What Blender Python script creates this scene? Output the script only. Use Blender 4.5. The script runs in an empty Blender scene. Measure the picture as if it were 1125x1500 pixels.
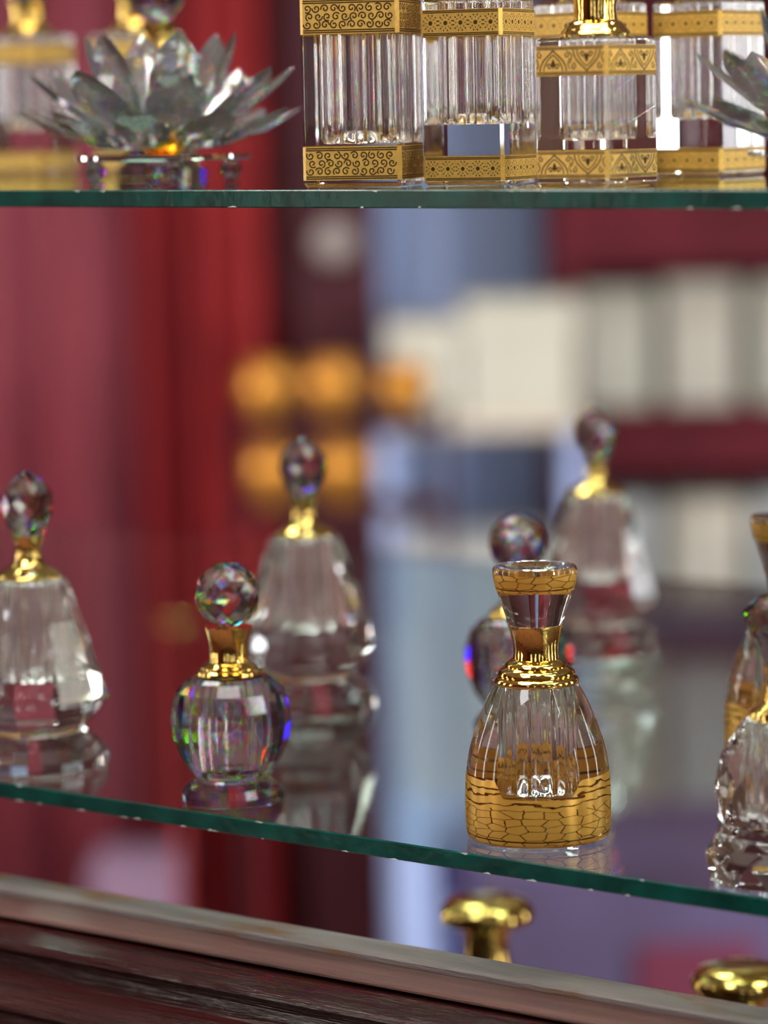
import bpy, math, random
from math import sin, cos, pi, atan, atan2, sqrt, radians
from mathutils import Vector, Matrix
random.seed(7)
S = bpy.context.scene
COL = S.collection

# ------------------------------------------------------------------ camera
FPX, CX, CY = 5000.0, 562.5, 750.0            # focal length in photo pixels (1125 x 1500)
ROLL = 0.02
PITCH = atan(589 * cos(ROLL) / FPX)
HC = 0.21                                     # camera height above the lower glass shelf (z = 0)
CAM = Vector((0, 0, HC))
_F = Vector((0, cos(PITCH), -sin(PITCH)))
_R0, _U0 = Vector((1, 0, 0)), Vector((0, sin(PITCH), cos(PITCH)))
_R = _R0 * cos(ROLL) - _U0 * sin(ROLL)
_U = _U0 * cos(ROLL) + _R0 * sin(ROLL)
cd = bpy.data.cameras.new('camera')
cam = bpy.data.objects.new('camera', cd)
COL.objects.link(cam)
m = Matrix.Identity(4)
for i in range(3):
    m[i][0], m[i][1], m[i][2], m[i][3] = _R[i], _U[i], -_F[i], CAM[i]
cam.matrix_world = m
cd.sensor_fit = 'VERTICAL'
cd.sensor_height = 36.0
cd.lens = FPX * 36.0 / 1500.0
cd.clip_start, cd.clip_end = 0.02, 50
cd.dof.use_dof = True
cd.dof.focus_distance = 0.985
cd.dof.aperture_fstop = 6.8
cd.dof.aperture_blades = 0
S.camera = cam

# ------------------------------------------------------------------ world, lights, exposure
S.view_settings.view_transform = 'Standard'
S.view_settings.look = 'None'
S.view_settings.exposure = 0.0
S.view_settings.gamma = 1.0
S.view_settings.use_curve_mapping = False
w = bpy.data.worlds.new('shop_air')
S.world = w
w.use_nodes = True
w.node_tree.nodes['Background'].inputs[0].default_value = (0.82, 0.76, 0.68, 1)
w.node_tree.nodes['Background'].inputs[1].default_value = 0.70
S.cycles.use_denoising = True
S.cycles.max_bounces = 40
S.cycles.transmission_bounces = 40
S.cycles.glossy_bounces = 40
S.cycles.caustics_reflective = False
S.cycles.transparent_max_bounces = 24
S.cycles.sample_clamp_indirect = 12.0
S.cycles.blur_glossy = 0.3


def area(name, loc, target, sx, sy, power, col):
    l = bpy.data.lights.new(name, 'AREA')
    l.shape = 'RECTANGLE'
    l.size, l.size_y, l.energy, l.color = sx, sy, power, col
    o = bpy.data.objects.new(name, l)
    COL.objects.link(o)
    o.location = loc
    o.rotation_euler = (Vector(target) - Vector(loc)).to_track_quat('-Z', 'Y').to_euler()
    return o


def spot_disc(loc, r, power, col):
    l = bpy.data.lights.new('ceiling_spot', 'AREA')
    l.shape = 'DISK'
    l.size, l.energy, l.color = 2 * r, power, col
    o = bpy.data.objects.new('ceiling_spot', l)
    COL.objects.link(o)
    o.location = loc


# unseen upright light panels, added along three walls to streak the glass
for n_, (lx, ly, tx, ty) in enumerate(((-2.9, .3, 0, .3), (-2.9, 1.5, 0, 1.5), (-2.9, 2.9, 0, 2.0), (2.9, -.3, 0, -.3), (2.9, .8, 0, .8), (2.9, 2.0, 0, 1.6),
                                       (-1.5, -2.4, -1.0, 0), (-.3, -2.4, -.2, 0), (1.0, -2.4, .7, 0), (2.1, -2.4, 1.2, 0))):
    area('upright_fill_light', (lx, ly, .25), (tx, ty, .25), .16, 1.5, 5.5 if ly > -2 else 2.2, ((1, .93, .82), (.92, .96, 1))[n_ % 2])
area('overhead_fill_aisle', (-0.9, 0.0, 1.50), (-0.9, 0.0, 0), 0.6, 0.6, 14, (0.94, 0.97, 1))  # this and the next overhead lights are added, to lift glass and background
area('overhead_fill_cabinet', (0.0, 0.9, 1.50), (0.0, 0.9, 0), 1.3, 0.5, 13, (1, 0.97, 0.92))
area('overhead_fill_counter', (1.0, 0.4, 1.50), (1.0, 0.4, 0), 0.6, 0.6, 14, (1, 0.95, 0.87))
area('overhead_fill_rear', (-0.4, 2.0, 1.50), (-0.4, 2.0, 0), 0.6, 0.6, 12, (1, 0.97, 0.92))
area('overhead_fill_hall', (-0.2, 3.0, 1.50), (0.0, 4.2, -0.3), 1.4, 0.5, 11, (1, 0.95, 0.88))
area('overhead_fill_display', (0.55, 3.3, 1.50), (0.15, 4.8, -0.2), 0.5, 0.3, 14, (0.82, 0.91, 1))
area('fill_light_curtain', (-1.05, 3.3, -0.1), (-0.45, 4.5, -0.85), 0.15, 0.3, 18, (1, 0.92, 0.90))  # added out of view to lift the lower curtain
area('fill_light_drapery', (1.05, 2.5, 0.1), (0.35, 4.4, -0.55), 0.15, 0.3, 24, (0.95, 0.95, 1))  # added out of view to lift the lower cartons and drapery
for sx, sy in ((-.35, .55), (.1, .45), (.55, .35), (-.1, 1.0), (.35, 1.0), (.0, 1.45), (-.75, .9), (.8, 1.5)):
    spot_disc((sx, sy, 1.5), .035, 2.2, (1, 0.95, 0.86))

# ------------------------------------------------------------------ pixel and cabinet helpers
A = radians(39.02)                            # the cabinet stands turned by this much
XC, YC = Vector((cos(A), -sin(A), 0)), Vector((sin(A), cos(A), 0))


def ray(px, py):
    return _F * FPX + _R * (px - CX) - _U * (py - CY)


def on_z(px, py, z):
    d = ray(px, py)
    return CAM + d * ((z - HC) / d.z)


def at_depth(px, py, dep):                    # point on the ray at horizontal distance dep
    d = ray(px, py)
    return CAM + d * (dep / d.y)


def project(P):
    d = P - CAM
    k = FPX / d.dot(_F)
    return CX + k * d.dot(_R), CY - k * d.dot(_U)


def mpp(P):
    return (P - CAM).dot(_F) / FPX


ORG = on_z(562, 1231, 0.0)                    # a point on the lower shelf's front edge


def C(x, y, z):
    return ORG + XC * x + YC * y + Vector((0, 0, z))


def cab_of(P):
    d = P - ORG
    return d.dot(XC), d.dot(YC)


def on_front(px, py, yc):                     # ray meets the upright plane at cabinet depth yc
    d = ray(px, py)
    n = (ORG + YC * yc - CAM).dot(YC) / d.dot(YC)
    return CAM + d * n


def at_px(px, yc, z):                         # point at cabinet depth yc and height z in column px
    lo, hi = -1.2, 1.0
    for _ in range(50):
        mid = (lo + hi) / 2
        if project(C(mid, yc, z))[0] < px:
            lo = mid
        else:
            hi = mid
    return C(lo, yc, z)


ZUP = on_front(562, 278, 0.0).z               # top of the upper glass shelf
TH = 0.0052                                   # shelf thickness

# ------------------------------------------------------------------ materials
M = {}


def nodes(name):
    mt = bpy.data.materials.new(name)
    mt.use_nodes = True
    nt = mt.node_tree
    M[name] = mt
    return mt, nt, nt.nodes['Principled BSDF']


def plain(name, col, rough=0.5, metal=0.0, bump=0.0, bscale=60, var=0.0, vscale=20, stretch=None, coat=0.0, spec=0.5):
    mt, nt, p = nodes(name)
    p.inputs['Base Color'].default_value = (*col, 1)
    p.inputs['Roughness'].default_value = rough
    p.inputs['Metallic'].default_value = metal
    p.inputs['Coat Weight'].default_value = coat
    p.inputs['Specular IOR Level'].default_value = spec
    if bump or var:
        tc = nt.nodes.new('ShaderNodeTexCoord')
        mp = nt.nodes.new('ShaderNodeMapping')
        if stretch:
            mp.inputs['Scale'].default_value = stretch
        nt.links.new(tc.outputs['Object'], mp.inputs['Vector'])
    if var:
        n = nt.nodes.new('ShaderNodeTexNoise')
        n.inputs['Scale'].default_value = vscale
        n.inputs['Detail'].default_value = 5
        nt.links.new(mp.outputs[0], n.inputs['Vector'])
        r = nt.nodes.new('ShaderNodeValToRGB')
        r.color_ramp.elements[0].position, r.color_ramp.elements[1].position = 0.3, 0.7
        r.color_ramp.elements[0].color = (*[c * (1 - var) for c in col], 1)
        r.color_ramp.elements[1].color = (*[min(1, c * (1 + var)) for c in col], 1)
        nt.links.new(n.outputs['Fac'], r.inputs[0])
        nt.links.new(r.outputs[0], p.inputs['Base Color'])
    if bump:
        n = nt.nodes.new('ShaderNodeTexNoise')
        n.inputs['Scale'].default_value = bscale
        n.inputs['Detail'].default_value = 4
        nt.links.new(mp.outputs[0], n.inputs['Vector'])
        b = nt.nodes.new('ShaderNodeBump')
        b.inputs['Strength'].default_value = bump
        b.inputs['Distance'].default_value = 0.001
        nt.links.new(n.outputs['Fac'], b.inputs['Height'])
        nt.links.new(b.outputs[0], p.inputs['Normal'])
    return mt


def glass(name, tint, iors):
    """Clear crystal; with three iors the colours split as in cut lead crystal."""
    mt, nt, p = nodes(name)
    out = nt.nodes['Material Output']
    nt.nodes.remove(p)
    cols = [(1, 1, 1)] if len(iors) == 1 else [(1, 0, 0), (0, 1, 0), (0, 0, 1)]
    last = None
    for c, ior in zip(cols, iors):
        g = nt.nodes.new('ShaderNodeBsdfGlass')
        g.inputs['Color'].default_value = (*[a * b for a, b in zip(c, tint)], 1)
        g.inputs['IOR'].default_value = ior
        g.inputs['Roughness'].default_value = 0.0
        if last is None:
            last = g.outputs[0]
        else:
            a = nt.nodes.new('ShaderNodeAddShader')
            nt.links.new(last, a.inputs[0])
            nt.links.new(g.outputs[0], a.inputs[1])
            last = a.outputs[0]
    nt.links.new(last, out.inputs['Surface'])
    return mt


glass('crystal', (1.0, 1.0, 1.0), (1.515, 1.53, 1.547))
glass('clear_glass', (1.0, 1.0, 1.0), (1.5,))
glass('shelf_glass', (0.90, 0.965, 0.945), (1.5,))
glass('amber_crystal', (1.0, 0.74, 0.16), (1.55,))
glass('lotus_crystal', (1.0, 1.0, 1.0), (1.53, 1.54, 1.55))


def brighten_glass(name, fac_d, fac_g):
    """Lifts crystal that renders dark: pale diffuse and silvery gloss stand for caught light."""
    nt = M[name].node_tree
    out = nt.nodes['Material Output']
    src = out.inputs['Surface'].links[0].from_socket
    d = nt.nodes.new('ShaderNodeBsdfDiffuse'); d.inputs[0].default_value = (0.88, 0.87, 0.84, 1)
    g = nt.nodes.new('ShaderNodeBsdfGlossy'); g.inputs[0].default_value = (0.95, 0.95, 0.93, 1); g.inputs['Roughness'].default_value = 0.05
    m1 = nt.nodes.new('ShaderNodeMixShader'); m1.inputs[0].default_value = fac_d
    nt.links.new(src, m1.inputs[1]); nt.links.new(d.outputs[0], m1.inputs[2])
    m2 = nt.nodes.new('ShaderNodeMixShader'); m2.inputs[0].default_value = fac_g
    nt.links.new(m1.outputs[0], m2.inputs[1]); nt.links.new(g.outputs[0], m2.inputs[2])
    nt.links.new(m2.outputs[0], out.inputs['Surface'])


brighten_glass('lotus_crystal', 0.07, 0.14)  # petals made paler in the material, for light the glass misses
plain('gold', (1.0, 0.70, 0.20), rough=0.07, metal=1.0, bump=0.05, bscale=900)
plain('gilt', (0.92, 0.56, 0.13), rough=0.34, metal=0.35, var=0.12, vscale=700)
plain('engraving', (0.10, 0.05, 0.008), rough=0.45, metal=0.4)
plain('edge_glass', (0.0, 0.060, 0.046), rough=0.22, var=0.55, vscale=55, bump=0.12, bscale=260, spec=0.25)
plain('chip', (0.75, 0.85, 0.78), rough=0.2)
plain('wood_worn', (0.24, 0.195, 0.185), rough=0.55, var=0.45, vscale=30, stretch=(0.35, 3, 3), bump=0.5, bscale=500)
plain('wood_ledge', (0.13, 0.062, 0.052), rough=0.4, var=0.35, vscale=60, stretch=(0.2, 3, 3), bump=0.35, bscale=700, spec=0.3)
plain('wood_dark', (0.032, 0.005, 0.005), rough=0.16, var=0.6, vscale=90, stretch=(0.12, 3, 3), bump=0.9, bscale=330, spec=0.7)
nt = M['wood_worn'].node_tree
pb = nt.nodes['Principled BSDF']
base = pb.inputs['Base Color'].links[0].from_socket
tc = nt.nodes.new('ShaderNodeTexCoord'); mp = nt.nodes.new('ShaderNodeMapping'); mp.inputs['Scale'].default_value = (1, 3, 3)
nt.links.new(tc.outputs['Object'], mp.inputs[0])
nz = nt.nodes.new('ShaderNodeTexNoise'); nz.inputs['Scale'].default_value = 22; nz.inputs['Detail'].default_value = 6
nt.links.new(mp.outputs[0], nz.inputs['Vector'])
rp = nt.nodes.new('ShaderNodeValToRGB'); rp.color_ramp.elements[0].position, rp.color_ramp.elements[1].position = .52, .60
nt.links.new(nz.outputs['Fac'], rp.inputs[0])
mx = nt.nodes.new('ShaderNodeMixRGB'); mx.inputs[2].default_value = (0.24, 0.115, 0.045, 1)
nt.links.new(rp.outputs[0], mx.inputs[0]); nt.links.new(base, mx.inputs[1]); nt.links.new(mx.outputs[0], pb.inputs['Base Color'])
plain('mirror_plate', (0.85, 0.9, 0.88), rough=0.03, metal=1.0)


NET_TOP = 5.0


def lattice(name):
    """Gilt net print: gold cells parted by thin clear lines, on the curved side of a bottle."""
    mt, nt, p = nodes(name)
    p.inputs['Base Color'].default_value = (0.95, 0.52, 0.09, 1)
    p.inputs['Roughness'].default_value = 0.3
    p.inputs['Metallic'].default_value = 0.4
    uv = nt.nodes.new('ShaderNodeTexCoord')
    mp = nt.nodes.new('ShaderNodeMapping')
    mp.inputs['Scale'].default_value = (1, 1, 1)
    nt.links.new(uv.outputs['UV'], mp.inputs[0])
    nz = nt.nodes.new('ShaderNodeTexNoise')
    nz.inputs['Scale'].default_value = 0.7
    nt.links.new(mp.outputs[0], nz.inputs['Vector'])
    ad = nt.nodes.new('ShaderNodeMixRGB')
    ad.blend_type = 'LINEAR_LIGHT'
    ad.inputs[0].default_value = 0.22
    nt.links.new(mp.outputs[0], ad.inputs[1])
    nt.links.new(nz.outputs['Color'], ad.inputs[2])
    v = nt.nodes.new('ShaderNodeTexVoronoi')
    v.voronoi_dimensions = '2D'
    v.feature = 'DISTANCE_TO_EDGE'
    v.inputs['Scale'].default_value = 1.0
    v.inputs['Randomness'].default_value = 0.75
    nt.links.new(ad.outputs[0], v.inputs['Vector'])
    lt = nt.nodes.new('ShaderNodeMath')
    lt.operation = 'LESS_THAN'
    lt.inputs[1].default_value = 0.042
    nt.links.new(v.outputs['Distance'], lt.inputs[0])
    def math(op, a, b_=None):
        n_ = nt.nodes.new('ShaderNodeMath')
        n_.operation = op
        for ii, q_ in enumerate((a, b_)):
            if q_ is None:
                continue
            if isinstance(q_, (int, float)):
                n_.inputs[ii].default_value = q_
            else:
                nt.links.new(q_, n_.inputs[ii])
        return n_.outputs[0]
    sp = nt.nodes.new('ShaderNodeSeparateXYZ')
    nt.links.new(ad.outputs[0], sp.inputs[0])
    sr = nt.nodes.new('ShaderNodeSeparateXYZ')
    nt.links.new(mp.outputs[0], sr.inputs[0])
    wob = math('MULTIPLY', math('SINE', math('ADD', math('MULTIPLY', sp.outputs['X'], 1.3), math('MULTIPLY', nz.outputs['Fac'], 9.0))), 0.34)
    yy = math('ADD', sp.outputs['Y'], wob)
    stripe = math('GREATER_THAN', math('FRACT', math('MULTIPLY', yy, 0.85)), 0.76)   # open waves in the upper part
    upper = math('GREATER_THAN', math('ADD', sr.outputs['Y'], math('MULTIPLY', wob, .5)), NET_TOP)
    border = math('LESS_THAN', math('ABSOLUTE', math('SUBTRACT', sr.outputs['Y'], 0.55)), 0.10)
    a1 = math('MULTIPLY', stripe, upper)
    a2 = math('MULTIPLY', lt.outputs[0], math('SUBTRACT', 1.0, upper))
    mxo = math('MAXIMUM', math('MAXIMUM', a1, a2), border)
    tr = nt.nodes.new('ShaderNodeBsdfTransparent')
    tr.inputs[0].default_value = (0.55, 0.40, 0.22, 1)
    ms = nt.nodes.new('ShaderNodeMixShader')
    nt.links.new(mxo, ms.inputs[0])
    nt.links.new(p.outputs[0], ms.inputs[1])
    nt.links.new(tr.outputs[0], ms.inputs[2])
    nt.links.new(ms.outputs[0], nt.nodes['Material Output'].inputs['Surface'])


lattice('gilt_net')

# ------------------------------------------------------------------ mesh helpers


class MB:
    def __init__(self):
        self.v, self.f, self.s = [], [], []

    def add(self, vs, fs, smooth=False):
        o = len(self.v)
        self.v += [tuple(v) for v in vs]
        self.f += [tuple(i + o for i in f) for f in fs]
        self.s += [smooth] * len(fs)

    def box(self, x0, x1, y0, y1, z0, z1):
        self.add([(x, y, z) for z in (z0, z1) for y in (y0, y1) for x in (x0, x1)],
                 [(0, 2, 3, 1), (4, 5, 7, 6), (0, 1, 5, 4), (2, 6, 7, 3), (0, 4, 6, 2), (1, 3, 7, 5)])

    def lathe(self, prof, seg=48, smooth=True, flip=False, flute=0.0, nf=0, caps=True, rot=0.0):
        """prof runs from bottom to top as (r, z)."""
        vs, fs = [], []
        n = len(prof)
        for r, z in prof:
            for k in range(seg):
                t = 2 * pi * k / seg + rot
                rr = r * (1 + flute * cos(nf * t)) if nf else r
                vs.append((rr * cos(t), rr * sin(t), z))
        for i in range(n - 1):
            for k in range(seg):
                a, b = i * seg + k, i * seg + (k + 1) % seg
                fs.append((a, b, b + seg, a + seg))
        if caps:
            fs.append(tuple(range(seg))[::-1])
            fs.append(tuple((n - 1) * seg + k for k in range(seg)))
        if flip:
            fs = [f[::-1] for f in fs]
        self.add(vs, fs, smooth)

    def facet(self, prof, n, rot=0.0):
        """Cut crystal: rows of n points, every other row turned half a step, flat triangles."""
        vs, fs = [], []
        for i, (r, z) in enumerate(prof):
            for k in range(n):
                t = 2 * pi * (k + 0.5 * (i % 2)) / n + rot
                vs.append((r * cos(t), r * sin(t), z))
        for i in range(len(prof) - 1):
            for k in range(n):
                a, b = i * n + k, i * n + (k + 1) % n
                c, d = a + n, b + n
                if i % 2 == 0:
                    fs += [(a, b, c), (b, d, c)]
                else:
                    fs += [(a, b, d), (a, d, c)]
        fs.append(tuple(range(n))[::-1])
        fs.append(tuple((len(prof) - 1) * n + k for k in range(n)))
        self.add(vs, fs, False)

    def build(self, name, mat, parent=None, auto=None):
        me = bpy.data.meshes.new(name)
        me.from_pydata(self.v, [], self.f)
        me.polygons.foreach_set('use_smooth', self.s)
        me.materials.append(M[mat])
        me.update()
        if auto:
            try:
                me.set_sharp_from_angle(angle=radians(auto))
            except Exception:
                pass
        o = bpy.data.objects.new(name, me)
        COL.objects.link(o)
        if parent:
            o.parent = parent
        return o


def tag(o, label, cat, group=None, kind=None):
    o['label'], o['category'] = label, cat
    if group:
        o['group'] = group
    if kind:
        o['kind'] = kind
    return o


def struct(o):
    o['kind'] = 'structure'
    return o


def thing(name, label, cat, loc, rz=-A, group=None):
    o = bpy.data.objects.new(name, None)
    o.empty_display_size = 0.01
    COL.objects.link(o)
    o.location = loc
    o.rotation_euler = (0, 0, rz)
    return tag(o, label, cat, group)


def copy_tree(o, parent=None):
    c = o.copy()
    COL.objects.link(c)
    c.parent = parent
    for ch in list(o.children):
        copy_tree(ch, c)
    return c


def dup(root, loc, rz, label, group=None):
    c = copy_tree(root)
    c.location = loc
    c.rotation_euler = (0, 0, rz)
    c['label'] = label
    if group:
        c['group'] = group
    return c


LIFT = 0.0002
# ------------------------------------------------------------------ the shop room behind the cabinet
FLOOR, CEIL, BACK = -1.15, 1.55, 5.0
plain('floor_tile', (0.27, 0.13, 0.115), rough=0.7, var=0.2, vscale=3)
plain('dark_panelling', (0.09, 0.05, 0.04), rough=0.5, var=0.3, vscale=4)
plain('rose_paint', (0.20, 0.06, 0.06), rough=0.7)
plain('cream_paint', (0.24, 0.14, 0.10), rough=0.7)
plain('ceiling_paint', (0.50, 0.46, 0.43), rough=0.8)
plain('maroon_wall', (0.070, 0.014, 0.020), rough=0.5, var=0.25, vscale=3)
plain('curtain_red', (0.27, 0.010, 0.013), rough=0.75, var=0.15, vscale=9)
plain('cloth_rose', (0.155, 0.018, 0.030), rough=0.7, var=0.15, vscale=6)
plain('pillar_wood', (0.045, 0.010, 0.014), spec=0.15, rough=0.5, var=0.3, vscale=12, stretch=(3, 3, 0.3))
plain('door_blue', (0.42, 0.55, 0.88), rough=0.5, var=0.06, vscale=3)
plain('cabinet_maroon', (0.085, 0.009, 0.015), spec=0.1, rough=0.6, var=0.25, vscale=10)
plain('brass', (0.52, 0.23, 0.03), rough=0.4, metal=0.6)
plain('carton_cream', (0.46, 0.45, 0.36), rough=0.7, var=0.06, vscale=12)
plain('carton_grey', (0.42, 0.44, 0.42), rough=0.7, var=0.06, vscale=12)
plain('carton_sand', (0.50, 0.47, 0.38), rough=0.7, var=0.06, vscale=12)
plain('carton_lid', (0.52, 0.46, 0.36), rough=0.7)
plain('navy_board', (0.055, 0.075, 0.12), rough=0.4)
plain('purple_cloth', (0.085, 0.065, 0.14), rough=0.8, var=0.2, vscale=8)
plain('magenta_cloth', (0.13, 0.018, 0.045), rough=0.8, var=0.2, vscale=8)
plain('porcelain', (0.30, 0.26, 0.24), rough=0.2)

b = MB(); b.box(-3, 3, -2.5, BACK + 0.1, FLOOR - 0.05, FLOOR); struct(b.build('floor', 'floor_tile'))
b = MB(); b.box(-3, 3, -2.5, BACK + 0.1, CEIL, CEIL + 0.05); struct(b.build('ceiling', 'ceiling_paint'))
b = MB(); b.box(-3, 3, BACK, BACK + 0.1, FLOOR, CEIL); struct(b.build('wall_back', 'maroon_wall'))
b = MB(); b.box(-3, 3, -2.6, -2.5, FLOOR, CEIL); struct(b.build('wall_front', 'dark_panelling'))
b = MB(); b.box(-3.1, -3, -2.6, BACK + .1, FLOOR, CEIL); struct(b.build('wall_left', 'rose_paint'))
b = MB(); b.box(3, 3.1, -2.6, BACK + .1, FLOOR, CEIL); struct(b.build('wall_right', 'cream_paint'))


def px_rect(x0, x1, y0, y1, dep):
    P0, P1 = at_depth(x0, y1, dep), at_depth(x1, y0, dep)
    return P0.x, P1.x, P0.z, P1.z


def curtain(name, label, mat, x0, x1, dep, z0, z1, nfold, amp):
    n = nfold * 8
    vs, fs = [], []
    for j, z in enumerate((z0, z0 * .5 + z1 * .5, z1)):
        for i in range(n + 1):
            t = i / n
            vs.append((x0 + (x1 - x0) * t, dep + amp * cos(2 * pi * nfold * t) * (1.15 - .15 * j), z))
    k = len(vs)
    vs += [(x, y + 0.004, z) for x, y, z in vs]
    for j in range(2):
        for i in range(n):
            a = j * (n + 1) + i
            fs.append((a, a + 1, a + n + 2, a + n + 1))
            fs.append((a + k, a + n + 1 + k, a + n + 2 + k, a + 1 + k))
    for a, bb in [(j * (n + 1), (j + 1) * (n + 1)) for j in range(2)]:
        fs.append((a, bb, bb + k, a + k))
        fs.append((a + n, a + n + k, bb + n + k, bb + n))
    for i in range(n):
        fs.append((i, i + k, i + 1 + k, i + 1))
        t = 2 * (n + 1)
        fs.append((t + i, t + i + 1, t + i + 1 + k, t + i + k))
    q = MB(); q.add(vs, fs, True)
    return tag(q.build(name, mat), label, 'curtain')


curtain('curtain', 'deep red pleated curtain beside the dark wooden pillar', 'curtain_red',
        at_depth(-350, 700, 4.6).x, at_depth(428, 700, 4.6).x, 4.6, FLOOR + .01, CEIL - .01, 9, 0.03)
curtain('curtain', 'dusty rose fabric length hanging over the deep red curtain', 'cloth_rose',
        at_depth(-300, 700, 4.42).x, at_depth(195, 700, 4.42).x, 4.42, FLOOR + .01, CEIL - .01, 4, 0.025)

# pillar: shaft, base block, round lamp
x0, x1, _, _ = px_rect(426, 546, 0, 1, 4.5)
pl = thing('wooden_pillar', 'dark brown square wooden pillar between red curtain and blue door', 'pillar', ((x0 + x1) / 2, 4.55, FLOOR), 0)
hw = (x1 - x0) / 2
b = MB(); b.box(-hw, hw, -.06, .06, .18, CEIL - FLOOR - .002); b.build('shaft', 'pillar_wood', pl)
b = MB(); b.box(-hw - .01, hw + .01, -.075, .075, .001, .18); b.build('plinth', 'pillar_wood', pl)
P = at_depth(490, 355, 4.47)
lp = thing('wall_lamp', 'small round white wall lamp on the dark pillar', 'lamp', (P.x, 4.49, P.z), 0)
b = MB(); b.lathe([(.030, 0), (.034, .006), (.030, .012)], 24); o = b.build('backplate', 'pillar_wood', lp); o.rotation_euler = (pi / 2, 0, 0)
b = MB(); b.lathe([(.027, .012), (.029, .02), (.025, .032), (.012, .038)], 24); o = b.build('shade', 'porcelain', lp); o.rotation_euler = (pi / 2, 0, 0)

# blue door
x0, x1, _, _ = px_rect(548, 800, 0, 1, 4.9)
dr = thing('door_1', 'pale blue panelled door beside the dark pillar', 'door', ((x0 + x1) / 2, 4.9, FLOOR), 0)
dr['kind'] = 'structure'
hw = (x1 - x0) / 2
b = MB(); b.box(-hw, hw, 0, .05, .002, CEIL - FLOOR - .05); b.build('leaf', 'door_blue', dr)
for zz in (.12, .95, 1.75):
    b = MB(); b.box(-hw + .03, hw - .03, -.012, 0, zz, zz + .7); b.build('panel', 'door_blue', dr)

# tall display unit right of the door
DEP = 4.45
x0, x1, _, _ = px_rect(806, 1260, 0, 1, DEP)
du = thing('display_unit', 'tall maroon wooden display unit stacked with cream cartons', 'shelving', (x0, DEP, FLOOR), 0)


def zpx(py, dep=DEP, px=900):
    return at_depth(px, py, dep).z


W_ = x1 - x0
for xa in (0, W_ - .03):
    b = MB(); b.box(xa, xa + .03, -.02, .4, .002, CEIL - FLOOR - .02); b.build('side_panel', 'cabinet_maroon', du)
b = MB(); b.box(.03, W_ - .03, .37, .4, .002, CEIL - FLOOR - .02); b.build('back_panel', 'cabinet_maroon', du)
tiers = [(600, 690, 'cabinet_maroon'), (898, 950, 'navy_board'), (1230, 1260, 'cabinet_maroon')]
b = MB(); b.box(.03, W_ - .03, -.02, .37, zpx(392) - FLOOR, zpx(250) - FLOOR); b.build('fascia', 'cabinet_maroon', du)
for ya, yb, mt in tiers:
    b = MB(); b.box(.03, W_ - .03, -.02, .37, zpx(yb) - FLOOR, zpx(ya) - FLOOR); b.build('shelf_board', mt, du)


def carton(x, y, z, wd, dp, h, mat, label, grp):
    t = thing('carton', label, 'box', (x, y, z + .001), random.uniform(-.05, .05), grp)
    q = MB(); q.box(-wd / 2, wd / 2, -dp / 2, dp / 2, 0, h * .72); q.build('tray', mat, t)
    q = MB(); q.box(-wd / 2 - .003, wd / 2 + .003, -dp / 2 - .003, dp / 2 + .003, h * .7, h); q.build('lid', mat, t)


where = ('near the door', 'between two others', 'against the far panel')
for ya, yt, mats, nm in ((600, 420, ('cream', 'sand', 'cream'), 'upper board'), (898, 725, ('grey', 'sand', 'grey'), 'middle board'), (1230, 968, ('cream', 'grey', 'sand'), 'lower board')):
    z = zpx(ya); h = zpx(yt) - z
    for k in range(3):
        xx = x0 + .03 + (k + .5) * (W_ - .06) / 3
        carton(xx, DEP + .15, z, (W_ - .06) / 3 * .80, .22, h * random.uniform(.9, 1.08), 'carton_' + mats[k],
               '%s carton on the %s of the maroon unit, %s' % (mats[k], nm, where[k]), 'cartons on the ' + nm)

# wall shelf with cartons in front of the door, and a carton stack on a bench
x0, x1, _, _ = px_rect(556, 838, 0, 1, 4.3)
z = at_depth(670, 600, 4.3).z
ws = thing('wall_shelf', 'narrow pale shelf on upright posts before the blue door', 'shelf', ((x0 + x1) / 2, 4.3, FLOOR), 0)
hw = (x1 - x0) / 2
b = MB(); b.box(-hw, hw, -.1, .1, z - FLOOR - .02, z - FLOOR); b.build('board', 'carton_lid', ws)
for sx in (-1, 1):
    b = MB(); b.box(sx * hw - .012, sx * hw + .012, .06, .1, .002, z - FLOOR - .02); b.build('post', 'door_blue', ws)
for k, (xa, xb, yt) in enumerate(((560, 660, 470), (672, 832, 440))):
    a_, b_, _, _ = px_rect(xa, xb, 0, 1, 4.28)
    carton((a_ + b_) / 2, 4.29, z, b_ - a_, .16, at_depth(620, yt, 4.28).z - z, 'carton_cream',
           ('low' if k == 0 else 'tall') + ' cream carton on the narrow pale shelf before the blue door', 'cartons before the door')
z = at_depth(680, 1150, 4.2).z
x0, x1, _, _ = px_rect(560, 795, 0, 1, 4.2)
bn = thing('bench', 'blue painted bench carrying a stack of grey cartons', 'bench', ((x0 + x1) / 2, 4.2, FLOOR), 0)
hw = (x1 - x0) / 2
b = MB(); b.box(-hw, hw, -.14, .14, z - FLOOR - .03, z - FLOOR); b.build('seat', 'door_blue', bn)
for sx in (-1, 1):
    b = MB(); b.box(sx * (hw - .02) - .02, sx * (hw - .02) + .02, -.13, .13, .002, z - FLOOR - .03); b.build('side_panel', 'door_blue', bn)
b = MB(); b.box(-hw + .04, hw - .04, .08, .10, .002, z - FLOOR - .03); b.build('back_panel', 'door_blue', bn)
pos = ['bottom', 'middle', 'top']
for k, (yb, yt) in enumerate(((1150, 1030), (1030, 905), (905, 790))):
    za, zb = at_depth(680, yb, 4.2).z, at_depth(680, yt, 4.2).z
    carton((x0 + x1) / 2, 4.2, za + .001 * k, (hw * 2) * (.93 - .03 * k), .22, zb - za - .001, 'carton_grey',
           'grey carton on the blue bench, %s of its stack' % pos[k], 'cartons on the bench')

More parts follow.
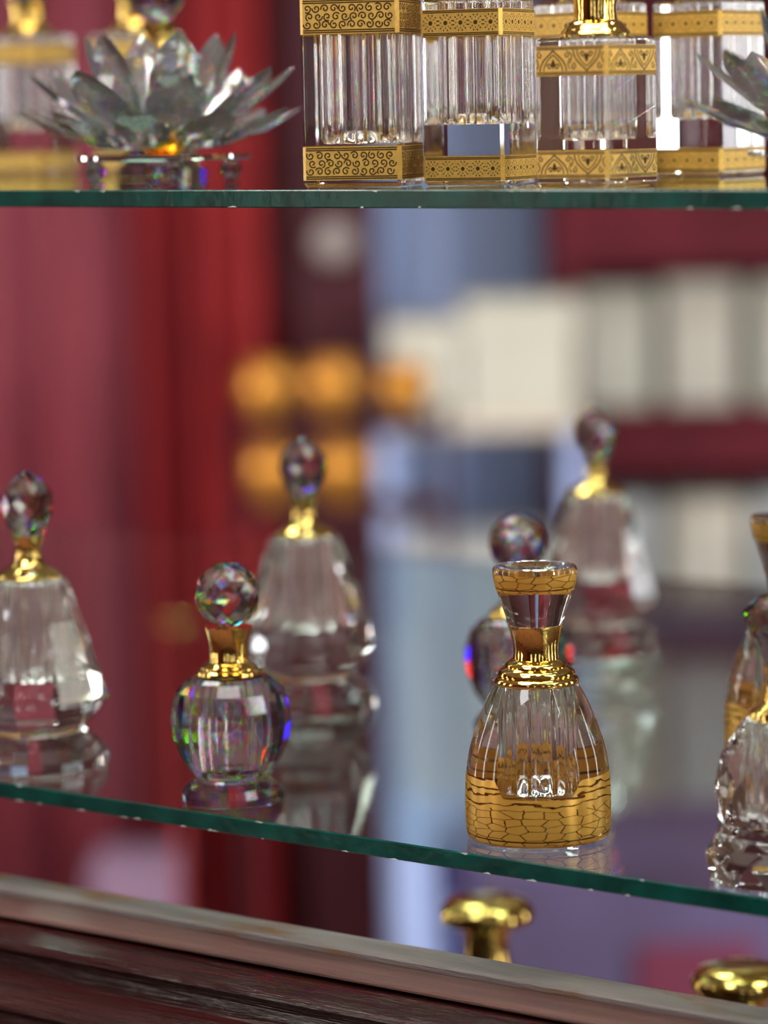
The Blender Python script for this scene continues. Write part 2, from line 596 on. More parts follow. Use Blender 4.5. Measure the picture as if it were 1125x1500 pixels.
# brass bowls on a small etagere before the pillar
ET = 3.85
x0, x1, _, _ = px_rect(330, 640, 0, 1, ET)
et = thing('etagere', 'slim dark etagere with two boards of brass bowls', 'shelving', ((x0 + x1) / 2, ET, FLOOR), 0)
hw = (x1 - x0) / 2
for py in (612, 735):
    z = at_depth(480, py, ET).z
    b = MB(); b.box(-hw, hw, -.06, .06, z - FLOOR - .012, z - FLOOR); b.build('board', 'pillar_wood', et)
for sx in (-1, 1):
    b = MB(); b.box(sx * hw - .006, sx * hw + .006, .03, .05, .002, at_depth(480, 600, ET).z - FLOOR); b.build('post', 'pillar_wood', et)
for py, lst in ((612, ((395, 42, 'squat'), (490, 44, 'wide'), (594, 40, 'round'))), (735, ((405, 44, 'deep'), (505, 46, 'broad')))):
    z = at_depth(480, py, ET).z
    for px, hwp, adj in lst:
        P = at_depth(px, py, ET - .01)
        r = hwp / FPX * ET
        t = thing('brass_bowl', '%s brass bowl on the %s board of the dark etagere' % (adj, 'upper' if py == 612 else 'lower'), 'bowl', (P.x, ET - .01, z + .0005), 0, 'brass bowls')
        b = MB(); b.lathe([(r * .5, 0), (r * .45, r * .15), (r * .8, r * .5), (r, r * 1.1), (r * .9, r * 1.7), (r * .7, r * 1.9)], 24); b.build('bowl', 'brass', t)
        b = MB(); b.lathe([(r * .72, r * 1.9), (r * .78, r * 1.95), (r * .72, r * 2.0)], 24); b.build('rim', 'brass', t)

# made-up gold dish on a stand, in place of a lamp's reflection
P = at_depth(256, 914, 3.3)
pd = thing('reflection_dish', 'made-up gold dish on a slender stand, in place of a lamp reflection', 'dish', (P.x, 3.3, FLOOR + .001), 0)
hd = P.z - FLOOR
b = MB(); b.lathe([(.06, 0), (.06, .008), (.02, .02)], 24); b.build('base', 'curtain_red', pd)
b = MB(); b.lathe([(.004, .02), (.004, hd - .012)], 10); b.build('stem', 'curtain_red', pd)
b = MB(); b.lathe([(.006, hd - .014), (.02, hd - .008), (.025, hd), (.024, hd + .001)], 28); b.build('dish', 'gold', pd, auto=40)

# lilac box on a low stool
x0, x1, _, _ = px_rect(105, 228, 0, 1, 4.0)
zs = at_depth(165, 1350, 4.0).z
so = thing('stool', 'low dark stool before the rose fabric', 'stool', ((x0 + x1) / 2, 4.0, FLOOR), 0)
hs = (x1 - x0) / 2 + .02
b = MB(); b.box(-hs, hs, -.08, .08, zs - FLOOR - .02, zs - FLOOR); b.build('seat', 'pillar_wood', so)
for sx in (-1, 1):
    for sy in (-1, 1):
        b = MB(); b.box(sx * (hs - .012) - .01, sx * (hs - .012) + .01, sy * .065 - .01, sy * .065 + .01, .002, zs - FLOOR - .02); b.build('leg', 'pillar_wood', so)
plain('lilac_card', (0.20, 0.13, 0.20), rough=0.7)
carton((x0 + x1) / 2, 4.0, zs, x1 - x0, .12, at_depth(165, 1258, 4.0).z - zs, 'lilac_card', 'lilac box on the low dark stool before the rose fabric', None)

# draped bench at the lower part of the view
P0, P1 = at_depth(690, 1230, 3.3), at_depth(1300, 1230, 3.3)
bd = thing('draped_table', 'low table under purple cloth with magenta runner', 'table', ((P0.x + P1.x) / 2, 3.3, FLOOR), 0)
hw = (P1.x - P0.x) / 2
zt = P0.z - FLOOR
b = MB(); b.box(-hw, hw, -.15, .15, .002, zt); b.build('cloth', 'purple_cloth', bd)
b = MB(); b.box(-.055, .06, -.156, .156, .15, zt - .07); b.build('runner', 'magenta_cloth', bd)

# ------------------------------------------------------------------ display cabinet: wooden rail, posts, panel
XL, XR, YB = -0.90, 0.42, 0.50
cab = thing('display_cabinet', 'dark stained wooden display cabinet with moulded front rail', 'cabinet', C(0, 0, FLOOR))
DZ = -FLOOR


def extr(name, prof, mat, smooth=False):
    """Close the profile (yc, z) and run it along the cabinet."""
    q = MB()
    n = len(prof)
    vs = [(x, y, z + DZ) for x in (XL, XR) for y, z in prof]
    fs = [(i, (i + 1) % n, (i + 1) % n + n, i + n) for i in range(n)]
    q.add(vs, fs, smooth)
    q.s = [smooth and i < n - 3 for i in range(n)]
    q.add([(XL, y, z + DZ) for y, z in prof], [tuple(range(n))[::-1]])
    q.add([(XR, y, z + DZ) for y, z in prof], [tuple(range(n))])
    return q.build(name, mat, cab, auto=35)


YR = 0.022
zr = on_front(562, 1378, YR).z


def tread(py, z):
    return cab_of(on_z(562, py, z))[1]


def riser(py, y):
    return on_front(562, py, y).z


y1 = tread(1401, zr); z1 = riser(1411, y1)
y2 = tread(1440, z1); z2 = riser(1447, y2)
extr('top_strip', [(y1 + .0008, zr), (y1, zr - .0006), (y1, z1), (YR, z1), (YR, zr)], 'wood_worn')
extr('ledge', [(YR, z1 - .0001), (y2 + .0006, z1 - .0001), (y2, z1 - .0008), (y2, z2), (YR, z2)], 'wood_ledge')


def quarter(y, z, out, down, n=8, concave=False):
    pts = []
    for i in range(n + 1):
        t = pi / 2 * i / n
        if concave:
            pts.append((y - out * (1 - cos(t)), z - down * sin(t)))
        else:
            pts.append((y - out * sin(t), z - down * (1 - cos(t))))
    return pts


def mould(name, segs, mat):
    pts = segs
    return extr(name, pts + [(YR, pts[-1][1]), (YR, pts[0][1])], mat, True)




def lip(y, z, out, slope, rad, drop, n=7):
    """A sloping tread that rolls over a rounded nose and drops."""
    pts = [(y, z), (y - (out - rad) * .5, z - slope * .45), (y - out + rad, z - slope)]
    for i in range(1, n + 1):
        t = pi / 2 * i / n
        pts.append((y - out + rad - rad * sin(t), z - slope - rad * (1 - cos(t))))
    y_, z_ = pts[-1]
    for i in range(1, n + 1):                 # a shallow hollow below the nose
        t = i / n
        pts.append((y_ + .0022 * sin(pi * t), z_ - drop * t))
    return pts


y, z = y2 + .0035, z2 - .0009
for nm, a_ in (('bead', (.0155, .0022, .0030, .0080)), ('lower_bead', (.0150, .0028, .0032, .0055)), ('foot_moulding', (.0120, .0020, .0025, .0060))):
    q1 = lip(y, z, *a_)
    mould(nm, q1, 'wood_dark')
    y, z = q1[-1]
extr('front_panel', [(YR, z), (y, z), (y, FLOOR + .002), (YR, FLOOR + .002)], 'wood_dark')
for xp in (XL - .03, XR):
    for yp in (YR - .022, YB):
        b = MB(); b.box(xp, xp + .03, yp, yp + .03, .002, 0.75 + DZ); b.build('post', 'wood_dark', cab)
for ya in (YR, YB):
    b = MB(); b.box(XL - .03, XR + .03, ya, ya + .03, .75 + DZ, .78 + DZ); b.build('top_rail', 'wood_dark', cab)

# added light strips at the cabinet's front corners, for highlights on gold and glass
for nm, xs, tx in (('streak_light_near', XR - .006, -.05), ('streak_light_far', XL + .006, -.1)):
    P = C(xs, .03, .36)
    l = bpy.data.lights.new(nm, 'AREA')
    l.shape, l.size, l.size_y, l.energy, l.color = 'RECTANGLE', .012, .7, 1.6, (1, .97, .9)
    o = bpy.data.objects.new(nm, l)
    COL.objects.link(o)
    d = (C(tx, .10, .36) - P).normalized()
    up = Vector((0, 0, 1)); side = up.cross(-d).normalized()
    mm = Matrix.Identity(4)
    for i in range(3):
        mm[i][0], mm[i][1], mm[i][2], mm[i][3] = side[i], up[i], -d[i], P[i]
    o.matrix_world = mm

# ------------------------------------------------------------------ glass shelves


def shelf(z, label, yb=YB):
    t = thing('glass_shelf', label, 'shelf', C(0, 0, z), group=None)
    q = MB(); q.box(XL, XR, 0.0004, yb, -TH, 0); o = q.build('pane', 'shelf_glass', t)
    o.data.materials.append(M['edge_glass'])
    for fi in (2, 3):
        o.data.polygons[fi].material_index = 1
    q = MB()
    c = .00035
    pr = [(0.0003, 0.0), (-.0002, -c), (-.0002, -TH + c), (0.0003, -TH)]
    n = len(pr)
    q.add([(x, yy, zz) for x in (XL, XR) for yy, zz in pr], [(i, (i + 1) % n, (i + 1) % n + n, i + n) for i in range(n)] + [(3, 2, 1, 0), (4, 5, 6, 7)])
    q.build('polished_edge', 'edge_glass', t)
    q = MB()
    for _ in range(26):
        x = random.uniform(-.25, .16)
        zz = random.choice((-.0001, -TH + .0001, -TH + .0002))
        l, h = random.uniform(.0005, .0022), random.uniform(.0002, .0006)
        s = -1 if zz > -.002 else 1
        q.add([(x - l, -.0003, zz), (x + l, -.0003, zz), (x + l * .3, -.00028, zz + s * h), (x, .0002, zz)], [(0, 1, 2), (0, 3, 1), (1, 3, 2), (2, 3, 0)])
    o = q.build('edge_nicks', 'chip', t)
    o['kind'] = 'stuff'
    return t


shelf(0.0, 'lower clear glass shelf with chipped dark green edge above the wooden rail')
shelf(ZUP, 'upper glass shelf with dark green edge carrying gilt column bottles and crystal lotuses')
Z3 = -0.19
shelf(Z3, 'lowest glass shelf behind the wooden rail carrying gold capped bottles', .36)

# ------------------------------------------------------------------ perfume bottles


def prof(rows, y0, k, kv=None):
    """rows of (photo row, half width) -> (r, z) from bottom to top."""
    kv = kv or k / cos(radians(11.5))
    return [(h * k, (y0 - yy) * kv) for yy, h in sorted(rows, reverse=True)]


def netuv(o, nu, nv, z0, z1):
    me = o.data
    uv = me.uv_layers.new(name='UVMap')
    for p in me.polygons:
        ths = []
        for li in p.loop_indices:
            v = me.vertices[me.loops[li].vertex_index].co
            ths.append((li, atan2(v.y, v.x) / (2 * pi), v.z))
        tm = max(t for _, t, _ in ths)
        for li, t, zz in ths:
            if tm - t > .5:
                t += 1
            uv.data[li].uv = (t * nu, (zz - z0) / (z1 - z0) * nv)


def interp(pr, z):
    for (r0, z0), (r1, z1) in zip(pr, pr[1:]):
        if z0 <= z <= z1:
            return r0 + (r1 - r0) * (z - z0) / max(1e-9, z1 - z0)
    return pr[-1][0]


def smooth_prof(pr, n=40):
    """Catmull-Rom through the profile points."""
    out = []
    P = [pr[0]] + pr + [pr[-1]]
    per = max(2, n // (len(pr) - 1))
    for i in range(1, len(P) - 2):
        for j in range(per):
            t = j / per
            q = []
            for a in (0, 1):
                p0, p1, p2, p3 = P[i - 1][a], P[i][a], P[i + 1][a], P[i + 2][a]
                q.append(.5 * (2 * p1 + (p2 - p0) * t + (2 * p0 - 5 * p1 + 4 * p2 - p3) * t * t + (3 * p1 - p0 - 3 * p2 + p3) * t ** 3))
            out.append((max(q[0], 1e-5), q[1]))
    out.append(pr[-1])
    return out


def bore(parent, r, z0, z1, nf=16, fl=.06, dome=.25, mat='clear_glass'):
    """The hollow drilled into the crystal: fluted wall, domed floor, faces turned into the hollow."""
    q = MB()
    pr = [(r * .10, z0 + r * dome), (r * .5, z0 + r * dome * .85), (r * .8, z0 + r * dome * .2), (r * .92, z0), (r, z0 + r * .12)]
    for i in range(1, 7):
        pr.append((r, z0 + r * .12 + (z1 - z0 - r * .12) * i / 6))
    q.lathe(pr, nf * 6, True, flip=True, flute=fl, nf=nf)
    return q.build('hollow', mat, parent, auto=60)


# --- bell bottle with gilt net
PB = on_z(789, 1224, 0)
k = mpp(PB)
bell = thing('perfume_bottle', 'bell-shaped clear perfume bottle with gold net band, at the front of the lower shelf', 'perfume bottle', PB + Vector((0, 0, LIFT)))
Y0 = 1224
bp = smooth_prof(prof([(1224, 98), (1221, 102.5), (1212, 105), (1178, 106), (1133, 104.5), (1100, 100), (1067, 90), (1029, 75), (1003, 61)], Y0, k), 48)
bp = [(bp[0][0] * .99, 0)] + bp[1:]
b = MB(); b.lathe(bp, 72); b.build('body', 'clear_glass', bell, auto=40)
zt = bp[-1][1]
zv = lambda py: (Y0 - py) * k / cos(radians(11.5))
bore(bell, 37 * k, zv(1158), zv(1004), 12, .07, .55)


def gilt(parent, pr, z0, z1, nu, nv, name='gold_band', mat='gilt_net', seg=96, dip=0.0, face=0.0):
    q = MB()
    vs, fs = [], []
    for i in range(13):
        for a_ in range(seg):
            th = 2 * pi * a_ / seg
            dd = abs((th - face + pi) % (2 * pi) - pi)
            top = z1 - dip * max(0, min(1, (.62 - dd) / .12))
            z = z0 + (top - z0) * i / 12
            r_ = interp(pr, z) + .00012
            vs.append((r_ * cos(th), r_ * sin(th), z))
    for i in range(12):
        for a_ in range(seg):
            p_, q_ = i * seg + a_, i * seg + (a_ + 1) % seg
            fs.append((p_, q_, q_ + seg, p_ + seg))
    q.add(vs, fs, True)
    o = q.build(name, mat, parent)
    netuv(o, nu, nv, z0, z1)
    return o


gilt(bell, bp, zv(1219), zv(1128), 23, 9.0, dip=zv(1128) - zv(1153), face=atan2(-PB.y, -PB.x) + A)
# the collar and the neck
cp = prof([(1004, 59), (1002, 61.5), (998, 62.5), (994, 60.5), (991.5, 56), (990.5, 55), (989, 57), (985, 56), (981, 51.5), (978.5, 47), (977.5, 45), (976, 46), (973, 44.5), (970, 40), (967, 35)], Y0, k)
b = MB(); b.lathe(cp, 64); b.build('collar', 'gold', bell, auto=50)
npf = smooth_prof(prof([(967, 34), (955, 33.5), (940, 35), (925, 38.5), (918, 41.5)], Y0, k), 16)
b = MB(); b.lathe(npf, 64); b.build('neck', 'gold', bell, auto=50)
sp = prof([(917.5, 40), (905, 44), (890, 49), (868, 56.5), (850, 60.5), (838, 61.5), (834, 60), (833, 52)], Y0, k)
sp2 = sp + [(30 * k, sp[-1][1] - 5 * k), (4 * k, sp[-1][1] - 10 * k)]
b = MB(); b.lathe(sp2, 64); st = b.build('stopper', 'clear_glass', bell, auto=35)
gilt(st, sp, zv(868), zv(842), 14, 3)

bell2 = dup(bell, on_z(1158, 1112, LIFT), -A + .5, 'bell-shaped gold-banded perfume bottle standing behind the faceted dome bottle')

# --- ball bottle
PB = on_z(341, 1173, 0)
k = mpp(PB); Y0 = 1173
zv = lambda py: (Y0 - py) * k / cos(radians(11.5))
ball = thing('perfume_bottle', 'round faceted perfume bottle with ball stopper, at the front of the lower shelf', 'perfume bottle', PB + Vector((0, 0, LIFT)), -A + .15)
fp = prof([(1173, 72), (1170, 75), (1160, 75.5), (1150, 68), (1140, 57), (1137, 55)], Y0, k)
fp[0] = (fp[0][0], 0)
b = MB(); b.lathe(fp, 26, False); b.build('foot', 'crystal', ball)
bp = prof([(1136.5, 54), (1128, 62), (1111, 74), (1084, 84), (1058, 88.5), (1036, 86.5), (1012, 79), (997, 64), (992, 55)], Y0, k)
b = MB(); b.lathe(bp, 14, False, rot=.1); b.build('body', 'crystal', ball)
bore(ball, 33 * k, zv(1115), zv(993), 12, .07)
cp = prof([(992, 46), (988, 49), (984, 48), (981, 42), (978, 42), (974, 36), (971, 30), (966, 28.5), (955, 28.5), (940, 29.5), (928, 32.5), (921, 35)], Y0, k)
b = MB(); b.lathe(cp, 56); b.build('neck', 'gold', ball, auto=35)


def ball_prof(r, zc, n=8, cut=.68):
    return [(max(r * cos(t), r * .08), zc + r * sin(t)) for t in [(-cut + (cut + .97) * i / n) * pi / 2 for i in range(n + 1)]]


b = MB(); b.facet(ball_prof(48 * k, zv(875), 8, .72), 11); b.build('stopper', 'crystal', ball)
dup(ball, on_z(763, 1069, LIFT), -A + .5, 'round ball-stopper perfume bottle standing behind the bell bottle')
dup(ball, at_px(236, .135, ZUP + LIFT), -A + .3, 'round ball-stopper perfume bottle on the upper shelf behind the crystal lotus')

# --- cone bottle
PB = on_z(52, 1120, 0)
k = mpp(PB); Y0 = 1120
zv = lambda py: (Y0 - py) * k / cos(radians(11.5))
cone = thing('perfume_bottle', 'tall tapered perfume bottle with teardrop stopper, at the front of the lower shelf', 'perfume bottle', PB + Vector((0, 0, LIFT)), -A + .2)
fp = prof([(1120, 106), (1117, 109), (1103, 109), (1086, 96), (1072, 78), (1069, 73)], Y0, k)
fp[0] = (fp[0][0], 0)
b = MB(); b.lathe(fp, 20, False); b.build('foot', 'clear_glass', cone)
bp = prof([(1068.5, 72), (1047, 93), (1026, 106), (1018, 106.5), (976, 95), (908, 74), (856, 56), (850, 50)], Y0, k)
b = MB(); b.lathe(bp, 10, False); b.build('body', 'clear_glass', cone)
bore(cone, 34 * k, zv(1000), zv(851), 12, .07)
cp = prof([(850, 48), (846, 50), (842, 46), (836, 32), (828, 22), (815, 17), (800, 20), (790, 25)], Y0, k)
b = MB(); b.lathe(cp, 48); b.build('neck', 'gold', cone, auto=35)
tp = prof([(790, 22), (776, 29), (760, 36), (744, 39), (728, 37), (712, 26), (702, 12), (697, 3)], Y0, k)
b = MB(); b.facet(tp, 9); b.build('stopper', 'crystal', cone)
dup(cone, on_z(452, 1036, LIFT), -A + .1, 'tapered perfume bottle with teardrop stopper behind the round ball-stopper bottle')
dup(cone, on_z(876, 954, LIFT), -A + .3, 'tapered perfume bottle with teardrop stopper at the rear, behind the bell bottle')

# --- faceted dome bottle cut by the frame
P = at_px(1150, .0235, 0)
k = mpp(P); Y0 = project(P)[1]
sh = Y0 - 1300
dome = thing('perfume_bottle', 'faceted dome perfume bottle with diamond stopper on a cut foot', 'perfume bottle', P + Vector((0, 0, LIFT)), -A + .1)
fp = prof([(1300, 108), (1297, 112), (1262, 117), (1246, 107), (1232, 100)], 1300, k)
fp[0] = (fp[0][0], 0)
b = MB(); b.facet(fp, 12); b.build('foot', 'clear_glass', dome)
bp = prof([(1231.5, 98), (1212, 100), (1160, 103), (1122, 93), (1085, 72), (1069, 58)], 1300, k)
b = MB(); b.facet(bp, 10); b.build('body', 'clear_glass', dome)
bore(dome, 40 * k, (1300 - 1205) * k, (1300 - 1071) * k, 12, .08)
cp = prof([(1069, 48), (1064, 52), (1057, 50), (1050, 40), (1043, 30), (1020, 26), (1000, 28), (992, 31)], 1300, k)
b = MB(); b.lathe(cp, 56); b.build('neck', 'gold', dome, auto=35)
sp = prof([(992, 27), (965, 40), (940, 50), (920, 58), (914, 58), (902, 48), (893, 34)], 1300, k)
b = MB(); b.facet(sp, 14); b.build('stopper', 'crystal', dome)

# ------------------------------------------------------------------ gilt column bottles


def oct_ring(wd, c):
    h = wd / 2
    return [(h - c, -h), (h, -h + c), (h, h - c), (h - c, h), (-h + c, h), (-h, h - c), (-h, -h + c), (-h + c, -h)]


def spiral(cx, cy, r, rot, turns=1.35, sgn=1):
    return [(cx + r * (1 - .8 * t) * cos(rot + sgn * turns * 2 * pi * t), cy + r * (1 - .8 * t) * sin(rot + sgn * turns * 2 * pi * t)) for t in [i / 15 for i in range(16)]]


def ornament(kind, L, h, rnd):
    """Lines and spots in a strip 0..L by 0..h (unit: metres). -> [(points, width, closed fill)]"""
    out = []
    lw = h * .042
    for t in (.05, .11, .89, .95):
        out.append(([(0, h * t), (L, h * t)], lw * .9, False))
    a, bt = .15 * h, .85 * h
    if kind == 'scroll':
        rows, n = 3, max(4, int(L / (h * .26)))
        for j in range(rows):
            for i in range(n):
                cx = (i + .5 + .25 * (j % 2)) * L / (n + .3)
                cy = a + (j + .5) * (bt - a) / rows
                out.append((spiral(cx, cy, h * .125, rnd.uniform(0, 6.28), 1.2, rnd.choice((-1, 1))), lw, False))
    elif kind == 'star':
        n = max(3, round(L / (h * .62)))
        for i in range(n):
            cx, cy = (i + .5) * L / n, h / 2
            out.append(([(cx + h * .085 * cos(t * pi / 5), cy + h * .085 * sin(t * pi / 5)) for t in range(10)], 0, True))
            for ring, m_, sz in ((.19, 8, .035), (.29, 12, .045)):
                for q in range(m_):
                    t = 2 * pi * (q + .5 * (m_ == 12)) / m_
                    px_, py_ = cx + h * ring * cos(t), cy + h * ring * sin(t)
                    if abs(px_ - cx) > L / n / 2 or not a < py_ < bt:
                        continue
                    e1, e2 = h * sz, h * sz * .55
                    out.append(([(px_ + e1 * cos(s) * cos(t) - e2 * sin(s) * sin(t), py_ + e1 * cos(s) * sin(t) + e2 * sin(s) * cos(t)) for s in [z * pi / 3 for z in range(6)]], 0, True))
    else:
        n = max(2, round(L / (h * 1.25)))
        pw = L / n
        for i in range(n):
            cx = (i + .5) * pw
            up = 1 if i % 2 == 0 else -1
            fy = lambda v: h / 2 + up * (v - .5) * (bt - a)
            for s in (-1, 1):
                arch = [(cx + s * pw * x, fy(y_)) for x, y_ in ((.40, 0), (.38, .22), (.30, .48), (.18, .70), (.07, .86), (0, 1.0))]
                out.append((arch, lw * 1.25, False))
                out.append(([(cx + s * pw * x, fy(y_)) for x, y_ in ((.28, 0), (.27, .2), (.20, .44), (.10, .64), (0, .78))], lw, False))
                out.append((spiral(cx + s * pw * .12, fy(.22), h * .11, 0 if s > 0 else pi, 1.2, s), lw, False))
                out.append((spiral(cx + s * pw * .40, fy(.78), h * .12, pi / 2, 1.1, -s * up), lw, False))
                out.append(([(cx + s * pw * x, fy(y_)) for x, y_ in ((.5, .1), (.44, .3), (.47, .5), (.5, .62))], lw, False))
            out.append(([(cx + pw * x, fy(y_)) for x, y_ in ((0, .12), (.07, .3), (.045, .45), (0, .6), (-.045, .45), (-.07, .3))], 0, True))
    return out


def band(parent, wd, c, z0, z1, kind, seed):
    off = .00012
    ring = oct_ring(wd + 2 * off, c)
    q = MB()
    n = 8
    q.add([(x, y, z) for z in (z0, z1) for x, y in ring], [(i, (i + 1) % n, (i + 1) % n + n, i + n) for i in range(n)])
    bd_ = q.build('gold_band', 'gilt', parent)
    rnd = random.Random(seed)
    q = MB()
    h = z1 - z0
    L = wd - 2 * c
    for face in range(4):
        ang = face * pi / 2
        ux, uy = cos(ang), sin(ang)            # along the face
        nx, ny = sin(ang), -cos(ang)           # out of the face
        d = wd / 2 + off + .00004

        def put(s, t):
            s -= L / 2
            return (ux * s + nx * d, uy * s + ny * d, z0 + t)
        for pts, lw, fill in ornament(kind, L, h, rnd):
            pts = [(min(max(x, 0), L), min(max(y_, 0), h)) for x, y_ in pts]
            if fill:
                q.add([put(*p_) for p_ in pts], [tuple(range(len(pts)))])
                continue
            vs = []
            for i, (x, y_) in enumerate(pts):
                xa, ya = pts[max(0, i - 1)]
                xb, yb = pts[min(len(pts) - 1, i + 1)]
                l = sqrt((xb - xa) ** 2 + (yb - ya) ** 2) or 1
                ox, oy = -(yb - ya) / l * lw / 2, (xb - xa) / l * lw / 2
                vs += [put(x + ox, y_ + oy), put(x - ox, y_ - oy)]
            q.add(vs, [(2 * i, 2 * i + 1, 2 * i + 3, 2 * i + 2) for i in range(len(pts) - 1)])
    q.build('engraving', 'engraving', bd_)


def column(label, loc, rz, wd, ht, bands, br, bz, kind, grp='gilt column bottles on the upper shelf', seed=1):
    t = thing('perfume_bottle', label, 'perfume bottle', loc, rz, grp)
    c = wd * .035
    q = MB()
    rows = [(wd - 2 * c * .6, 0), (wd, c), (wd, ht - c), (wd - 2 * c, ht)]
    vs = [(x, y, z) for w_, z in rows for x, y in oct_ring(w_, c)]
    fs = [tuple(range(8))[::-1], tuple(range(24, 32))]
    fs += [(j * 8 + i, j * 8 + (i + 1) % 8, j * 8 + (i + 1) % 8 + 8, j * 8 + i + 8) for j in range(3) for i in range(8)]
    q.add(vs, fs); q.build('body', 'clear_glass', t)
    bore(t, br, bz, ht - .0006, 14, .075)
    for i, (z0, z1) in enumerate(bands):
        band(t, wd, c, z0, z1, kind, seed + i)
    r = wd * .40
    q = MB()
    q.lathe([(r, ht - .0001), (r * 1.02, ht + .0008), (r * .93, ht + .002), (r * .90, ht + .0022), (r * .86, ht + .0032), (r * .72, ht + .0042), (r * .63, ht + .0046),
             (r * .60, ht + .007), (r * .62, ht + .011), (r * .72, ht + .0145)], 56)
    q.build('neck', 'gold', t, auto=35)
    q = MB(); q.facet([(r * .65, ht + .0146), (r * .85, ht + .02), (r * 1.05, ht + .026), (r * .98, ht + .029), (r * .6, ht + .031)], 12); q.build('stopper', 'crystal', t)
    return t


UP = ZUP + LIFT
column('broad clear column bottle with scroll-patterned gold bands beside the crystal lotus', at_px(534, .034, UP), -A + radians(25), .0295, .0575,
       ((.0020, .0118), (.0444, .0545)), .0108, .0125, 'scroll', seed=11)
starb = ((.0012, .0083), (.0430, .0507))
star = column('slim clear column bottle with star-patterned gold bands beside the broad scroll-banded bottle', at_px(704, .050, UP), -A + radians(14), .0255, .0540,
              starb, .0098, .0175, 'star', seed=21)
column('short clear column bottle with arabesque gold bands and bright gold collar', at_px(875, .032, UP), -A, .0245, .0412,
       ((.0023, .0099), (.0306, .0388)), .0078, .0128, 'arch', seed=31)
dup(star, at_px(868, .118, UP), -A, 'star-banded column bottle standing behind the short arabesque-banded bottle')
dup(star, at_px(1040, .150, UP), -A, 'star-banded column bottle behind the pink-tinged lotus petals')
dup(star, at_px(48, .215, UP), -A + .1, 'star-banded column bottle at the rear, beyond the tips of the lotus petals')
dup(star, at_px(205, .225, UP), -A - .05, 'star-banded column bottle at the rear, behind the lotus plate and ball stopper')

# ------------------------------------------------------------------ crystal lotus


def petal_mesh(L, wd, th):
    """A pointed faceted leaf along +x: keel below, two-plane face above."""
    rj = random.Random(int(L * 1e6))
    rows = [(0, .16, .5), (.18, .55, .9), (.42, .95, 1.0), (.62, 1.0, .9), (.80, .80, .65), (.92, .46, .4), (1.0, .06, .08)]
    vs, fs = [], []
    for t, w_, h in rows:
        x = L * t
        lift = L * .16 * t * t
        hw_, hh = wd / 2 * w_, th / 2 * h * rj.uniform(.75, 1.3)
        vs += [(x, -hw_, lift), (x, -hw_ * .5, lift + hh * .62), (x, 0, lift + hh * .8), (x, hw_ * .5, lift + hh * .62), (x, hw_, lift), (x, 0, lift - hh * .55)]
    for i in range(len(rows) - 1):
        for j in range(6):
            a, b_ = i * 6 + j, i * 6 + (j + 1) % 6
            fs += [(a, a + 6, b_), (a + 6, b_ + 6, b_)] if (i + j) % 2 else [(a, a + 6, b_ + 6), (a, b_ + 6, b_)]
    fs.append(tuple(range(6)))
    fs.append(tuple(range(36, 42))[::-1])
    q = MB(); q.add(vs, fs)
    return q


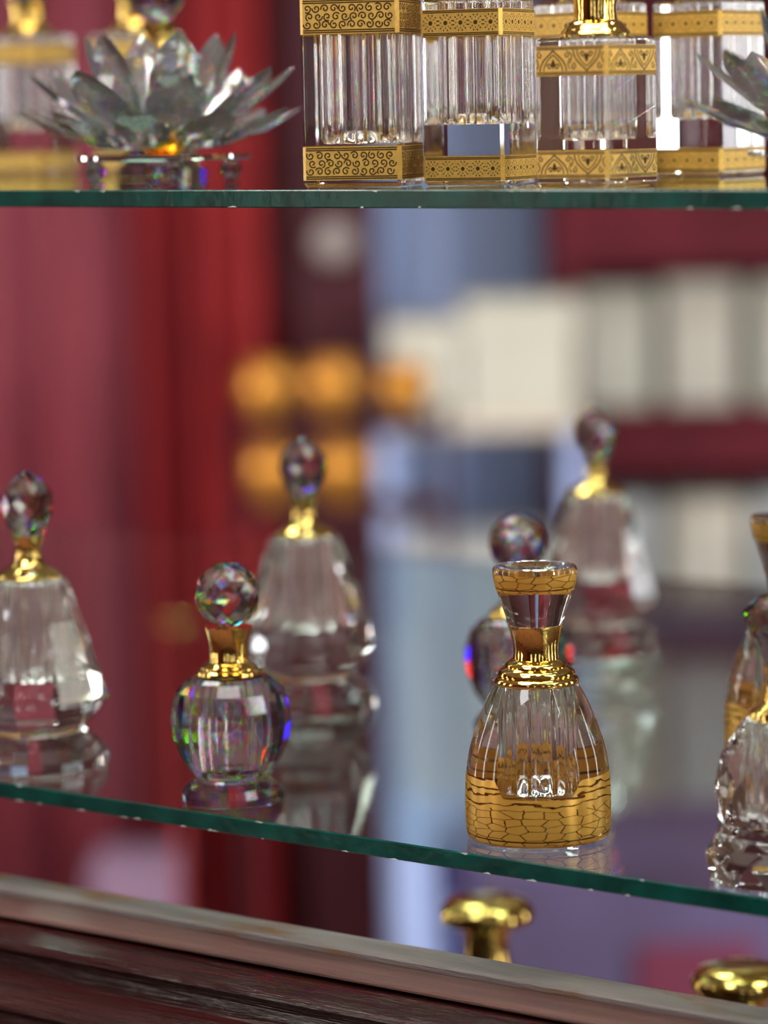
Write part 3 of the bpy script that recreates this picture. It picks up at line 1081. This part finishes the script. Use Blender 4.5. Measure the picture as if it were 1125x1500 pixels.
def lotus(label, loc, rz):
    kk = mpp(loc)
    t = thing('crystal_lotus', label, 'ornament', loc, rz, None)
    zp = 39 * kk
    q = MB(); q.lathe([(125 * kk, zp - 4 * kk), (128 * kk, zp - 2 * kk), (127 * kk, zp + 3 * kk)], 64); q.build('mirror_plate', 'mirror_plate', t, auto=30)
    for i in range(4):
        an = radians(45 + 90 * i)
        q = MB()
        r = 16 * kk
        q.facet([(r * .75, 0), (r * .7, r * .3)] + ball_prof(r, r * 1.25, 5, .8)[0:], 9)
        q.lathe([(r * .6, r * 2.0), (r * .6, zp - 4 * kk)], 12, False)
        f_ = q.build('foot', 'crystal', t)
        f_.location = (100 * kk * cos(an), 100 * kk * sin(an), 0)
    proto = {}
    for n, r0, tr, tz, z0, wd, off in ((10, 62, 205, 62, 8, 74, 0.13), (8, 52, 195, 120, 22, 80, 0.0), (6, 44, 114, 172, 34, 70, 0.35)):
        L = sqrt((tr - r0) ** 2 + (tz - z0) ** 2) * kk
        q = petal_mesh(L, wd * 1.08 * kk, 20 * kk)
        el = atan2(tz - z0, tr - r0) - .15
        me = None
        for i in range(n):
            if me is None:
                o = q.build('petal', 'lotus_crystal', t); me = o.data
            else:
                o = bpy.data.objects.new('petal', me); COL.objects.link(o); o.parent = t
            an = 2 * pi * i / n + off
            o.rotation_euler = Matrix.Rotation(an, 3, 'Z').to_euler() if False else (Matrix.Rotation(an, 3, 'Z') @ Matrix.Rotation(-el, 3, 'Y')).to_euler()
            o.location = (r0 * kk * cos(an), r0 * kk * sin(an), zp + (z0 + 4) * kk)
    q = MB(); q.facet([(20 * kk, zp + 4 * kk), (38 * kk, zp + 18 * kk), (47 * kk, zp + 36 * kk), (36 * kk, zp + 56 * kk), (18 * kk, zp + 66 * kk)], 12)
    o = q.build('heart', 'amber_crystal', t); o['label'] = 'amber crystal heart, added in place of refracted gold'  # amber gem added to stand for gold refracted through the petals
    return t


lt = lotus('clear cut-crystal lotus with added amber heart on a mirrored plate beside the scroll-banded bottle', at_px(240, .060, UP), -A + .1)
dup(lt, at_px(1247, .052, UP), -A + .45, 'clear cut-crystal lotus whose petals overlap the star-banded column bottle')

# ------------------------------------------------------------------ gold-capped bottles on the lowest shelf


def capped(label, px, py, yc):
    P = at_px(px, yc, Z3 + LIFT)
    # height that brings the cap to its photo row
    lo, hi = 0.0, .3
    for _ in range(40):
        mid = (lo + hi) / 2
        if project(P + Vector((0, 0, mid)))[1] > py:
            lo = mid
        else:
            hi = mid
    return P, lo


P, h = capped('', 720, 1312, .20)
kk = mpp(P)
gc = thing('perfume_bottle', 'round glass bottle with mushroom-shaped gold cap, under the bell bottle', 'perfume bottle', P, -A, 'gold-capped bottles on the lowest shelf')
r = 70 * kk
nh = 60 * kk
q = MB(); q.lathe([(r * .9, 0), (r * 1.15, h * .08), (r * 1.25, h * .25), (r * 1.05, h * .42), (r * .55, h - nh - 50 * kk), (r * .5, h - nh - 46 * kk)], 40); q.build('body', 'clear_glass', gc, auto=50)
q = MB(); q.lathe([(r * .55, h - nh - 46 * kk), (r * .46, h - nh - 30 * kk), (r * .44, h - nh), (r * .52, h - 48 * kk)], 40); q.build('neck', 'gold', gc, auto=50)
q = MB(); q.lathe([(r * .6, h - 48 * kk), (r * .96, h - 36 * kk), (r, h - 22 * kk), (r * .86, h - 8 * kk), (r * .5, h)], 40); q.build('cap', 'gold', gc, auto=50)
P2, h2 = capped('', 1092, 1372, .17)
P2 = Vector(P2)
dup(gc, P2, -A, 'round glass bottle with mushroom-shaped gold cap, under the faceted dome bottle')
